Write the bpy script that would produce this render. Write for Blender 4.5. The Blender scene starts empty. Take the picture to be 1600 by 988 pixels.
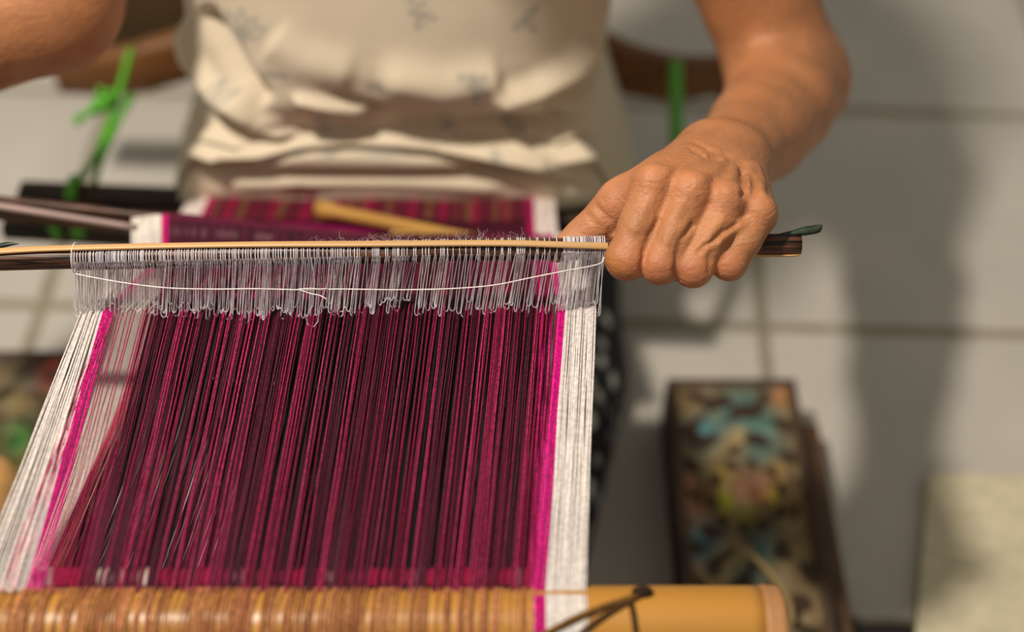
import bpy, math, random
import numpy as np
from mathutils import Vector

random.seed(7)
rng = np.random.default_rng(7)
C = bpy.context.scene.collection

# ------------------------------------------------------------------ camera, world, light, exposure
CAM_Z, PITCH, FPX = 0.925, math.radians(51.5), 2100.0
cam_d = bpy.data.cameras.new('camera')
cam_d.sensor_width = 36.0
cam_d.lens = FPX / 1600.0 * 36.0
cam_d.clip_start = 0.02
cam_d.dof.use_dof = True
cam_d.dof.focus_distance = 0.697
cam_d.dof.aperture_fstop = 2.2
cam = bpy.data.objects.new('camera', cam_d)
cam.location = (0, 0, CAM_Z)
cam.rotation_euler = (math.pi / 2 - PITCH, 0, 0)
C.objects.link(cam)
bpy.context.scene.camera = cam

world = bpy.data.worlds.new('room_light')
world.use_nodes = True
bpy.context.scene.world = world
bg = world.node_tree.nodes['Background']
bg.inputs['Color'].default_value = (1.0, 0.93, 0.80, 1)
bg.inputs['Strength'].default_value = 0.27

lamp_d = bpy.data.lights.new('ceiling_lamp', 'POINT')
lamp_d.energy = 72.0
lamp_d.color = (1.0, 0.90, 0.78)
lamp_d.shadow_soft_size = 0.045
lamp = bpy.data.objects.new('ceiling_lamp', lamp_d)
lamp.location = (-0.42, 0.42, 1.46)
C.objects.link(lamp)

vs = bpy.context.scene.view_settings
vs.view_transform = 'Standard'
vs.look = 'None'
vs.exposure = 0.0
vs.gamma = 1.0
vs.use_curve_mapping = False

# ------------------------------------------------------------------ measuring helpers
FW = np.array([0, math.cos(PITCH), -math.sin(PITCH)])
UP = np.array([0, math.sin(PITCH), math.cos(PITCH)])
RT = np.array([1.0, 0, 0])
CAM = np.array([0, 0, CAM_Z])

def P(u, v, t):
    """point of the place seen at (u, v) of the 1600 x 988 photograph, t metres in front of the lens"""
    return CAM + t * (FW + (u - 800) / FPX * RT - (v - 494) / FPX * UP)

def G(u, v, z=0.0):
    d = FW + (u - 800) / FPX * RT - (v - 494) / FPX * UP
    return CAM + d * ((z - CAM_Z) / d[2])

def proj(p):
    r = np.asarray(p) - CAM
    t = r @ FW
    return 800 + FPX * (r @ RT) / t, 494 - FPX * (r @ UP) / t, t

def lin(r, g, b):
    c = np.array([r, g, b], float) / 255.0
    return np.where(c <= 0.04045, c / 12.92, ((c + 0.055) / 1.055) ** 2.4)

def smooth(a, b, x):
    t = np.clip((x - a) / (b - a), 0, 1)
    return t * t * (3 - 2 * t)

# ------------------------------------------------------------------ mesh helpers
class Acc:
    def __init__(s):
        s.v, s.f, s.c, s.n = [], [], [], 0
    def add(s, v, f, col=None):
        v = np.asarray(v, float)
        s.v.append(v)
        s.f.extend([tuple(i + s.n for i in q) for q in f])
        if col is None:
            col = (1, 1, 1)
        col = np.asarray(col, float)
        if col.ndim == 1:
            col = np.tile(col, (len(v), 1))
        s.c.append(col)
        s.n += len(v)
    def tube(s, path, r, n=6, col=None, cap=True):
        path = np.asarray(path, float)
        m = len(path)
        r = np.broadcast_to(np.asarray(r, float), (m,))
        tan = np.gradient(path, axis=0)
        tan /= np.linalg.norm(tan, axis=1)[:, None] + 1e-12
        ref = np.array([0.0, 0.0, 1.0]) if abs(tan[0][2]) < 0.9 else np.array([1.0, 0.0, 0.0])
        a = np.cross(tan[0], ref); a /= np.linalg.norm(a)
        vs_ = []
        ang = np.arange(n) * 2 * math.pi / n
        for i in range(m):
            a = a - tan[i] * (a @ tan[i]); a /= np.linalg.norm(a) + 1e-12
            b = np.cross(tan[i], a)
            vs_.append(path[i] + r[i] * (np.cos(ang)[:, None] * a + np.sin(ang)[:, None] * b))
        f = []
        for i in range(m - 1):
            for k in range(n):
                k2 = (k + 1) % n
                f.append((i * n + k, i * n + k2, (i + 1) * n + k2, (i + 1) * n + k))
        if cap:
            f.append(tuple(range(n - 1, -1, -1)))
            f.append(tuple((m - 1) * n + k for k in range(n)))
        if col is not None:
            col = np.asarray(col, float)
            if col.ndim == 2 and len(col) == m:
                col = np.repeat(col, n, axis=0)
        s.add(np.concatenate(vs_), f, col)
    def grid(s, pts, col=None, closed=False):
        """pts: rows x cols x 3"""
        pts = np.asarray(pts, float)
        R, K = pts.shape[:2]
        f = []
        for i in range(R - 1):
            for k in range(K if closed else K - 1):
                k2 = (k + 1) % K
                f.append((i * K + k, i * K + k2, (i + 1) * K + k2, (i + 1) * K + k))
        if col is not None:
            col = np.asarray(col, float)
            if col.ndim == 3:
                col = col.reshape(-1, 3)
        s.add(pts.reshape(-1, 3), f, col)
    def box(s, lo, hi, col=None, ch=0.0):
        """box with chamfered vertical and top edges"""
        lo = np.array(lo, float); hi = np.array(hi, float)
        rings = []
        for z, ins in ((lo[2], 0.0), (hi[2] - ch, 0.0), (hi[2], ch)):
            x0, x1, y0, y1 = lo[0] + ins, hi[0] - ins, lo[1] + ins, hi[1] - ins
            c = ch if ch else 0
            if ch:
                ring = [(x0 + c, y0), (x1 - c, y0), (x1, y0 + c), (x1, y1 - c), (x1 - c, y1), (x0 + c, y1), (x0, y1 - c), (x0, y0 + c)]
            else:
                ring = [(x0, y0), (x1, y0), (x1, y1), (x0, y1)]
            rings.append([(x, y, z) for x, y in ring])
        if not ch:
            rings = [rings[0], rings[2]]
        n = len(rings[0])
        v = np.array([p for r in rings for p in r])
        f = []
        for i in range(len(rings) - 1):
            for k in range(n):
                k2 = (k + 1) % n
                f.append((i * n + k, i * n + k2, (i + 1) * n + k2, (i + 1) * n + k))
        f.append(tuple(range(n - 1, -1, -1)))
        f.append(tuple((len(rings) - 1) * n + k for k in range(n)))
        s.add(v, f, col)

def obj(name, acc, mat, parent=None, smooth_=True, kind=None, loc=None):
    me = bpy.data.meshes.new(name)
    v = np.concatenate(acc.v)
    if loc is not None:
        v = v - np.asarray(loc)
    me.from_pydata(v.tolist(), [], acc.f)
    a = me.color_attributes.new('col', 'FLOAT_COLOR', 'POINT')
    c = np.concatenate(acc.c)
    a.data.foreach_set('color', np.concatenate([c, np.ones((len(c), 1))], 1).astype(np.float32).ravel())
    if smooth_:
        me.polygons.foreach_set('use_smooth', [True] * len(me.polygons))
    me.materials.append(mat)
    me.update()
    o = bpy.data.objects.new(name, me)
    C.objects.link(o)
    if loc is not None:
        o.location = loc
    if parent is not None:
        o.parent = parent
    if kind:
        o['kind'] = kind
    return o

def thing(name, label, cat, group=None):
    o = bpy.data.objects.new(name, None)
    C.objects.link(o)
    o['label'] = label; o['category'] = cat
    if group:
        o['group'] = group
    return o

def tag(o, label, cat, group=None):
    o['label'] = label; o['category'] = cat
    if group:
        o['group'] = group
    return o

def spline(pts, n):
    """Catmull-Rom through pts"""
    p = np.asarray(pts, float)
    q = np.vstack([2 * p[0] - p[1], p, 2 * p[-1] - p[-2]])
    out = []
    m = len(p) - 1
    for s in np.linspace(0, m - 1e-9, n):
        i = int(s); t = s - i
        a, b, c, d = q[i], q[i + 1], q[i + 2], q[i + 3]
        out.append(0.5 * (2 * b + (c - a) * t + (2 * a - 5 * b + 4 * c - d) * t * t + (3 * b - a - 3 * c + d) * t ** 3))
    return np.array(out)

# ------------------------------------------------------------------ materials
def new_mat(name):
    m = bpy.data.materials.new(name)
    m.use_nodes = True
    nt = m.node_tree
    b = nt.nodes['Principled BSDF']
    return m, nt, b

def N(nt, typ, **kw):
    n = nt.nodes.new(typ)
    for k, v in kw.items():
        setattr(n, k, v)
    return n

def attr_mat(name, rough=0.6, spec=0.4, noise=0.0, nscale=60.0, stretch=(1, 1, 1), bump=0.0, bscale=200.0, bdist=0.001, sheen=0.0, sss=0.0, span=0.2):
    """colour attribute times a fine noise, with a bump"""
    m, nt, b = new_mat(name)
    at = N(nt, 'ShaderNodeAttribute', attribute_name='col')
    b.inputs['Roughness'].default_value = rough
    b.inputs['Specular IOR Level'].default_value = spec
    tc = N(nt, 'ShaderNodeTexCoord')
    mp = N(nt, 'ShaderNodeMapping')
    mp.inputs['Scale'].default_value = stretch
    nt.links.new(tc.outputs['Object'], mp.inputs['Vector'])
    out = at.outputs['Color']
    if noise:
        nz = N(nt, 'ShaderNodeTexNoise')
        nz.inputs['Scale'].default_value = nscale
        nz.inputs['Detail'].default_value = 5
        nt.links.new(mp.outputs[0], nz.inputs['Vector'])
        mr = N(nt, 'ShaderNodeMapRange')
        mr.inputs[1].default_value = 0.5 - span; mr.inputs[2].default_value = 0.5 + span
        mr.inputs[3].default_value = 1 - noise; mr.inputs[4].default_value = 1 + noise
        nt.links.new(nz.outputs['Fac'], mr.inputs[0])
        mx = N(nt, 'ShaderNodeVectorMath', operation='MULTIPLY')
        nt.links.new(out, mx.inputs[0]); nt.links.new(mr.outputs[0], mx.inputs[1])
        out = mx.outputs[0]
    nt.links.new(out, b.inputs['Base Color'])
    if bump:
        nz = N(nt, 'ShaderNodeTexNoise')
        nz.inputs['Scale'].default_value = bscale
        nz.inputs['Detail'].default_value = 4
        nt.links.new(mp.outputs[0], nz.inputs['Vector'])
        bp = N(nt, 'ShaderNodeBump')
        bp.inputs['Strength'].default_value = bump
        bp.inputs['Distance'].default_value = bdist
        nt.links.new(nz.outputs['Fac'], bp.inputs['Height'])
        nt.links.new(bp.outputs[0], b.inputs['Normal'])
    if sheen:
        b.inputs['Sheen Weight'].default_value = sheen
    if sss:
        b.inputs['Subsurface Weight'].default_value = sss
        b.inputs['Subsurface Radius'].default_value = (0.004, 0.0015, 0.0008)
        b.inputs['Subsurface Scale'].default_value = 1.0
    return m

M = {}
M['tile'] = attr_mat('glazed_tile', rough=0.42, spec=0.35, noise=0.07, nscale=9)
M['grout'] = attr_mat('grout', rough=0.9, spec=0.1, noise=0.15, nscale=40)
M['cloth'] = attr_mat('cotton_jersey', rough=0.9, spec=0.15, noise=0.03, nscale=30, bump=0.15, bscale=900, bdist=0.0005, sheen=0.15)
M['weave'] = attr_mat('woven_cotton', rough=0.85, spec=0.2, noise=0.25, nscale=60, stretch=(8, 1, 1), bump=0.2, bscale=900, bdist=0.0005)
M['dark_wood'] = attr_mat('dark_palm_wood', rough=0.42, spec=0.35, noise=0.95, nscale=420, stretch=(0.045, 1, 1), bump=0.6, bscale=420, bdist=0.0006, span=0.1)
M['wood'] = attr_mat('plain_wood', rough=0.5, spec=0.4, noise=0.3, nscale=60, stretch=(0.12, 1, 1), bump=0.2, bscale=120, bdist=0.001)
M['bamboo'] = attr_mat('bamboo', rough=0.35, spec=0.5, noise=0.12, nscale=40, stretch=(0.1, 1, 1))
M['splint'] = attr_mat('bamboo_splint', rough=0.4, spec=0.5, noise=0.14, nscale=150, stretch=(0.05, 1, 1))
M['paint'] = attr_mat('worn_paint', rough=0.55, spec=0.35, noise=0.22, nscale=70, bump=0.5, bscale=90, bdist=0.003)
M['plastic'] = attr_mat('plastic_cord', rough=0.45, spec=0.5, noise=0.1, nscale=50)
M['cord'] = attr_mat('twisted_cord', rough=0.85, spec=0.2, noise=0.3, nscale=300)
M['leaf'] = attr_mat('dry_leaf', rough=0.35, spec=0.5, noise=0.3, nscale=200)
M['mat'] = attr_mat('woven_mat', rough=0.9, spec=0.1, noise=0.12, nscale=70, stretch=(1, 2, 1), bump=0.3, bscale=150, bdist=0.002)
M['hair'] = attr_mat('grey_hair', rough=0.5, spec=0.4, noise=0.4, nscale=90)

def thread_mat(name, freq, lo, hi, rough=0.6, trans=0.0):
    m, nt, b = new_mat(name)
    at = N(nt, 'ShaderNodeAttribute', attribute_name='col')
    tc = N(nt, 'ShaderNodeTexCoord')
    nz = N(nt, 'ShaderNodeTexNoise')
    nz.inputs['Scale'].default_value = freq
    nz.inputs['Detail'].default_value = 2
    nt.links.new(tc.outputs['Object'], nz.inputs['Vector'])
    mr = N(nt, 'ShaderNodeMapRange')
    mr.inputs[1].default_value = 0.35; mr.inputs[2].default_value = 0.65
    mr.inputs[3].default_value = lo; mr.inputs[4].default_value = hi
    nt.links.new(nz.outputs['Fac'], mr.inputs[0])
    mx = N(nt, 'ShaderNodeVectorMath', operation='MULTIPLY')
    nt.links.new(at.outputs['Color'], mx.inputs[0]); nt.links.new(mr.outputs[0], mx.inputs[1])
    nt.links.new(mx.outputs[0], b.inputs['Base Color'])
    b.inputs['Roughness'].default_value = rough
    b.inputs['Specular IOR Level'].default_value = 0.3
    return m

M['thread'] = thread_mat('spun_thread', 700, 0.6, 1.45)
M['white_thread'] = thread_mat('white_cotton_thread', 500, 0.8, 1.1)
M['nylon'] = thread_mat('heddle_thread', 500, 0.85, 1.1, 0.4)

def skin_material():
    m, nt, b = new_mat('skin')
    at = N(nt, 'ShaderNodeAttribute', attribute_name='col')
    tc = N(nt, 'ShaderNodeTexCoord')
    nz = N(nt, 'ShaderNodeTexNoise'); nz.inputs['Scale'].default_value = 55; nz.inputs['Detail'].default_value = 6
    nt.links.new(tc.outputs['Object'], nz.inputs['Vector'])
    mr = N(nt, 'ShaderNodeMapRange')
    mr.inputs[1].default_value = 0.3; mr.inputs[2].default_value = 0.7
    mr.inputs[3].default_value = 0.84; mr.inputs[4].default_value = 1.14
    nt.links.new(nz.outputs['Fac'], mr.inputs[0])
    mx = N(nt, 'ShaderNodeVectorMath', operation='MULTIPLY')
    nt.links.new(at.outputs['Color'], mx.inputs[0]); nt.links.new(mr.outputs[0], mx.inputs[1])
    nt.links.new(mx.outputs[0], b.inputs['Base Color'])
    b.inputs['Roughness'].default_value = 0.47
    b.inputs['Specular IOR Level'].default_value = 0.40
    b.inputs['Subsurface Weight'].default_value = 0.12
    b.inputs['Subsurface Radius'].default_value = (0.004, 0.0015, 0.0008)
    b.inputs['Subsurface Scale'].default_value = 1.0
    # fine skin lines (voronoi cells) + soft creases
    vo = N(nt, 'ShaderNodeTexVoronoi', feature='DISTANCE_TO_EDGE'); vo.inputs['Scale'].default_value = 800
    nt.links.new(tc.outputs['Object'], vo.inputs['Vector'])
    n2 = N(nt, 'ShaderNodeTexNoise'); n2.inputs['Scale'].default_value = 190; n2.inputs['Detail'].default_value = 5
    n2.inputs['Distortion'].default_value = 1.2
    nt.links.new(tc.outputs['Object'], n2.inputs['Vector'])
    mp = N(nt, 'ShaderNodeMapping'); mp.inputs['Scale'].default_value = (0.30, 1, 1); mp.inputs['Rotation'].default_value = (0, 0, 0.35)
    nt.links.new(tc.outputs['Object'], mp.inputs['Vector'])
    n3 = N(nt, 'ShaderNodeTexNoise'); n3.inputs['Scale'].default_value = 330; n3.inputs['Detail'].default_value = 4; n3.inputs['Distortion'].default_value = 0.8
    nt.links.new(mp.outputs[0], n3.inputs['Vector'])
    a3 = N(nt, 'ShaderNodeMath', operation='MULTIPLY_ADD'); a3.inputs[1].default_value = 0.9
    ad = N(nt, 'ShaderNodeMath', operation='MULTIPLY_ADD')
    ad.inputs[1].default_value = 0.45
    nt.links.new(vo.outputs['Distance'], ad.inputs[0]); nt.links.new(n2.outputs['Fac'], ad.inputs[2])
    bp = N(nt, 'ShaderNodeBump'); bp.inputs['Strength'].default_value = 0.55; bp.inputs['Distance'].default_value = 0.0012
    nt.links.new(n3.outputs['Fac'], a3.inputs[0]); nt.links.new(ad.outputs[0], a3.inputs[2]); nt.links.new(a3.outputs[0], bp.inputs['Height'])
    nt.links.new(bp.outputs[0], b.inputs['Normal'])
    return m
M['skin'] = skin_material()

def sarong_material():
    m, nt, b = new_mat('spotted_sarong')
    tc = N(nt, 'ShaderNodeTexCoord')
    vo = N(nt, 'ShaderNodeTexVoronoi'); vo.inputs['Scale'].default_value = 42; vo.inputs['Randomness'].default_value = 0.6
    nt.links.new(tc.outputs['Object'], vo.inputs['Vector'])
    cr = N(nt, 'ShaderNodeValToRGB')
    cr.color_ramp.elements[0].position = 0.26; cr.color_ramp.elements[0].color = (0.55, 0.55, 0.50, 1)
    cr.color_ramp.elements[1].position = 0.36; cr.color_ramp.elements[1].color = (0.008, 0.009, 0.011, 1)
    nt.links.new(vo.outputs['Distance'], cr.inputs[0])
    nt.links.new(cr.outputs[0], b.inputs['Base Color'])
    b.inputs['Roughness'].default_value = 0.85
    return m
M['sarong'] = sarong_material()

# ------------------------------------------------------------------ floor: a grout bed and single tiles
TW, TD = 0.318, 0.279
YAW = math.radians(-2.2)
org = G(1193, 510)
ca, sa = math.cos(YAW), math.sin(YAW)
def floor_xy(i, j):
    x, y = i * TW, j * TD
    return org[0] + ca * x - sa * y, org[1] + sa * x + ca * y

a = Acc()
a.box((-1.6, -0.5, -0.05), (1.7, 2.1, -0.0025), lin(150, 142, 122))
floor = obj('floor', a, M['grout'], smooth_=False)
floor['kind'] = 'structure'
a = Acc()
gw = 0.0050
a.box((gw, gw, -0.012), (TW - gw, TD - gw, 0.0), lin(196, 190, 180), ch=0.0015)
tile0 = obj('tile', a, M['tile'], floor, smooth_=False)
first = True
for i in range(-5, 4):
    for j in range(-4, 5):
        x, y = floor_xy(i, j)
        if not (-1.55 < x < 1.3 and -0.45 < y < 1.75):
            continue
        if first:
            o = tile0; first = False
        else:
            o = tile0.copy(); C.objects.link(o)
        o.parent = floor
        o.location = (x, y, random.uniform(-0.0006, 0.0004))
        o.rotation_euler = (0, 0, YAW)

# ------------------------------------------------------------------ the weaver
person = thing('person', 'weaver in a cream printed blouse and black spotted sarong, one hand gripping the heddle rod', 'person')
person.location = (0, 0, 0)

def axis(*segs):
    out = []
    for lo, hi, st in segs:
        n = max(1, int(round((hi - lo) / st)))
        out.extend(np.linspace(lo, hi, n, endpoint=False))
    out.append(segs[-1][1])
    return np.array(out)

GX = axis((-0.56, 0.0, 0.009), (0.0, 0.155, 0.0011), (0.155, 0.285, 0.004))
GY = axis((0.40, 0.425, 0.005), (0.425, 0.575, 0.0011), (0.575, 0.97, 0.006))
GZ = axis((0.05, 0.34, 0.006), (0.34, 0.465, 0.0011), (0.465, 0.86, 0.007))
FIELD = np.full((len(GX), len(GY), len(GZ)), 0.05, np.float32)

def smin(a, b, k):
    h = np.maximum(k - np.abs(a - b), 0.0) / k
    return np.minimum(a, b) - h * h * k * 0.25

class Blob:
    """a few tapered limbs blended with k, over their own box of the field"""
    def __init__(s, prims, k, mar=0.03):
        P0 = np.array([q for p in prims for q in (p[0] - max(p[2], p[3]), p[0] + max(p[2], p[3]), p[1] - max(p[2], p[3]), p[1] + max(p[2], p[3]))])
        lo, hi = P0.min(0) - mar, P0.max(0) + mar
        s.sl = tuple(slice(max(0, np.searchsorted(g, l) - 1), min(len(g), np.searchsorted(g, h) + 1)) for g, l, h in zip((GX, GY, GZ), lo, hi))
        X = GX[s.sl[0]][:, None, None].astype(np.float32); Y = GY[s.sl[1]][None, :, None].astype(np.float32); Z = GZ[s.sl[2]][None, None, :].astype(np.float32)
        s.d = None
        for p in prims:
            a_, b_, ra, rb = p[:4]
            kk = p[4] if len(p) > 4 else k
            ba = (b_ - a_).astype(np.float32); L = float(ba @ ba) + 1e-12
            px, py, pz = X - np.float32(a_[0]), Y - np.float32(a_[1]), Z - np.float32(a_[2])
            h = np.clip((px * ba[0] + py * ba[1] + pz * ba[2]) / np.float32(L), 0, 1)
            d = np.sqrt((px - ba[0] * h) ** 2 + (py - ba[1] * h) ** 2 + (pz - ba[2] * h) ** 2) - (ra + (rb - ra) * h)
            s.d = d if s.d is None else smin(s.d, d, kk)
    def into(s, k):
        FIELD[s.sl] = smin(FIELD[s.sl], s.d.astype(np.float32), k)
    def cut(s, k):
        FIELD[s.sl] = -smin(-FIELD[s.sl], s.d.astype(np.float32), k)

def seg(a_, b_, ra, rb, *k):
    return (np.asarray(a_, float), np.asarray(b_, float), ra, rb) + tuple(k)

mm = 0.001
# torso, neck, head (the torso stays inside the blouse)
tors = []
for dx in (-0.055, 0.055):
    tors.append(seg((-0.085 + dx, 0.80, 0.13), (-0.085 + dx, 0.80, 0.30), 0.070, 0.068))
    tors.append(seg((-0.085 + dx, 0.80, 0.30), (-0.085 + dx * 1.3, 0.80, 0.49), 0.068, 0.062))
tors.append(seg((-0.21, 0.795, 0.545), (0.04, 0.795, 0.545), 0.045, 0.045))
tors.append(seg((-0.085, 0.775, 0.55), (-0.085, 0.745, 0.63), 0.052, 0.048))
Blob(tors, 0.04).into(0.01)
hd = np.array([-0.085, 0.70, 0.715])
head = [seg(hd + (0, 0.02, 0.01), hd + (0, 0.0, 0.03), 0.078, 0.075), seg(hd + (0, -0.03, -0.03), hd + (0, -0.045, -0.06), 0.058, 0.036),
        seg(hd + (0, -0.085, 0.0), hd + (0, -0.103, -0.028), 0.008, 0.012, 0.012),
        seg(hd + (-0.016, -0.078, -0.055), hd + (0.016, -0.078, -0.055), 0.007, 0.007, 0.008),
        seg(hd + (-0.078, 0.01, 0.01), hd + (-0.08, 0.016, -0.03), 0.012, 0.008, 0.01), seg(hd + (0.078, 0.01, 0.01), hd + (0.08, 0.016, -0.03), 0.012, 0.008, 0.01)]
Blob(head, 0.025).into(0.03)

# right-of-frame arm
SH = np.array([0.075, 0.79, 0.545])
EL = P(1230, 120, 0.92)
FM = P(1184, 205, 0.838)
W1, W2 = P(1114, 252, 0.757), P(1142, 264, 0.757)
arm = [seg(SH, EL * 0.55 + SH * 0.45, 0.050, 0.043), seg(EL * 0.55 + SH * 0.45, EL + (0.0, -0.004, 0.0), 0.042, 0.036),
       seg(EL, P(1216, 165, 0.875), 0.0335, 0.0315), seg(P(1216, 165, 0.875), FM, 0.0315, 0.0245),
       seg(P(1252, 130, 0.925), P(1252, 130, 0.925), 0.026, 0.026),
       seg(FM, W1, 0.0245, 0.0170), seg(FM + (0.003, 0, 0), W2, 0.0235, 0.0165)]
Blob(arm, 0.022).into(0.02)

# hand: bones from wrist to knuckles
MC = {'i': (P(1020, 292, .6860), .0112), 'm': (P(1078, 304, .6825), .0118), 'r': (P(1134, 319, .6840), .0112), 'p': (P(1184, 337, .6885), .0102)}
PI = {'i': (P(979, 404, .6790), .0101), 'm': (P(1032, 411, .6775), .0099), 'r': (P(1083, 417, .6795), .0095), 'p': (P(1139, 408, .6850), .0090)}
WR = {'i': P(1108, 240, .748), 'm': P(1126, 247, .745), 'r': P(1140, 258, .746), 'p': P(1152, 266, .749)}
palm = []
for q in 'imrp':
    palm.append(seg(WR[q], MC[q][0] + (0, 0.004, -0.004), 0.0155, 0.0112))
palm.append(seg(WR['m'] + (0, 0.0, -0.012), MC['m'][0] + (0.003, 0.016, -0.012), 0.016, 0.011))
Blob(palm, 0.013).into(0.016)
# thumb: metacarpal, two phalanges, web
TM, TI, TT = P(968, 318, .7085), P(913, 369, .7160), P(869, 393, .7150)
Blob([seg(P(1098, 250, .748), TM, 0.0150, 0.0112), seg(TM, P(940, 345, .712), 0.0110, 0.0092), seg(P(940, 345, .712), TI, 0.0092, 0.0088), seg(TI, TT, 0.0088, 0.0062)], 0.007).into(0.009)
Blob([seg(P(1000, 305, .706), P(1040, 285, .712), 0.0105, 0.0120)], 0.004).into(0.012)
# fingers
for q in 'imrp':
    m_, rm = MC[q]; p_, rp = PI[q]
    mid = m_ * 0.45 + p_ * 0.55 + np.array([0, -0.0012, 0.001])
    dip = p_ + np.array([0.0010, 0.0165, -0.0185])
    tip = dip + np.array([0.0005, 0.0165, 0.0045])
    Blob([seg(m_, mid, rm * 0.98, rp * 0.98), seg(mid, p_, rp * 0.98, rp), seg(p_, dip, rp * 0.97, 0.0082), seg(dip, tip, 0.0082, 0.0068)], 0.004, 0.02).into(0.0026)
# knuckle heads
for q, rr in (('i', .0088), ('m', .0086), ('r', .0080), ('p', .0078)):
    m_, rm = MC[q]
    k0 = m_ + np.array([0, -0.0010, 0.0052])
    Blob([seg(k0, k0, rr, rr)], 0.004, 0.02).into(0.005)
# PIP knobs
for q in 'imrp':
    p_, rp = PI[q]
    k0 = p_ + np.array([0, -0.0012, 0.0002])
    Blob([seg(k0, k0, rp * 0.97, rp * 0.97)], 0.004, 0.02).into(0.003)

def tri(a_, b_, s):
    return a_ * (1 - s) + b_ * s
# tendons and veins on the back of the hand, seen as low ridges
def ridge(pts, r, k=0.003):
    pts = [np.asarray(p) for p in pts]
    Blob([seg(x, y, r, r) for x, y in zip(pts[:-1], pts[1:])], 0.001, 0.012).into(k)
def groove(pts, r, k=0.003):
    pts = [np.asarray(p) for p in pts]
    Blob([seg(x, y, r, r) for x, y in zip(pts[:-1], pts[1:])], 0.001, 0.012).cut(k)

def surf_t(u, v, t0=0.60, t1=0.80):
    """first depth at which the ray through (u, v) meets the field"""
    ts = np.arange(t0, t1, 0.0006)
    pts = CAM + ts[:, None] * (FW + (u - 800) / FPX * RT - (v - 494) / FPX * UP)
    ix = np.clip(np.searchsorted(GX, pts[:, 0]), 0, len(GX) - 1); iy = np.clip(np.searchsorted(GY, pts[:, 1]), 0, len(GY) - 1); iz = np.clip(np.searchsorted(GZ, pts[:, 2]), 0, len(GZ) - 1)
    f = FIELD[ix, iy, iz]
    w = np.where(f < 0)[0]
    return ts[w[0]] if len(w) else None
def on_skin(uv, lift):
    out = []
    for u, v in uv:
        t = surf_t(u, v)
        if t is not None:
            out.append(P(u, v, t - lift))
    return out
RIDGES = [  # (polyline on the photograph, radius, how far it stands out)
    ([(1166, 346), (1140, 362), (1110, 378), (1078, 392)], .0012, -.0003), ([(1158, 352), (1125, 374), (1098, 392)], .0010, -.0003),
    ([(1128, 345), (1108, 366), (1088, 392)], .0011, -.0003),
    ([(1166, 300), (1172, 280), (1170, 262)], .0028, .0004), ([(1186, 306), (1188, 285), (1180, 262)], .0026, .0004),
    ([(1040, 268), (1072, 262), (1100, 246)], .0020, .0003), ([(1090, 285), (1112, 272), (1128, 255)], .0018, .0003), ([(1135, 300), (1142, 282), (1146, 266)], .0018, .0002),
    ([(1018, 310), (1003, 335), (992, 360)], .0016, -.0002), ([(1062, 325), (1050, 350), (1042, 378)], .0016, -.0002),
]
GROOVES = [
    ([(1030, 345), (1016, 368), (1008, 392), (1004, 415), (1004, 432)], .0012, .0003), ([(1080, 352), (1066, 375), (1059, 398), (1056, 420), (1057, 436)], .0012, .0003), ([(1128, 362), (1116, 384), (1110, 404), (1109, 425)], .0009, .0004),
    ([(1160, 305), (1164, 288), (1160, 270)], .0016, .0008), ([(1179, 303), (1180, 288), (1176, 272)], .0014, .0006),
            ([(1150, 352), (1118, 372), (1090, 394)], .0006, .0003),
    ([(930, 322), (945, 336), (952, 344)], .0008, .0003), ([(918, 336), (930, 348), (936, 356)], .0007, .0003),
    ([(1078, 232), (1100, 246), (1124, 250)], .0008, .0003), ([(1088, 224), (1112, 238), (1138, 244)], .0008, .0003),
]
for uv, r, lift in RIDGES:
    q = on_skin(uv, lift - r * 0.6)
    if len(q) > 1:
        ridge(q, r, 0.0035)
for uv, r, lift in GROOVES:
    q = on_skin(uv, lift)
    if len(q) > 1:
        groove(q, r, 0.0025)

# left-of-frame arm (its forearm leaves the picture)
SL = np.array([-0.245, 0.79, 0.545])
ELL = P(70, -5, 0.83)
HL = P(-230, 110, 0.79)
Blob([seg(SL, ELL * .5 + SL * .5, 0.050, 0.043), seg(ELL * .5 + SL * .5, ELL, 0.043, 0.042), seg(ELL, ELL * .5 + HL * .5, 0.044, 0.038), seg(ELL * .5 + HL * .5, HL, 0.037, 0.022)], 0.02).into(0.02)

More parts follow.
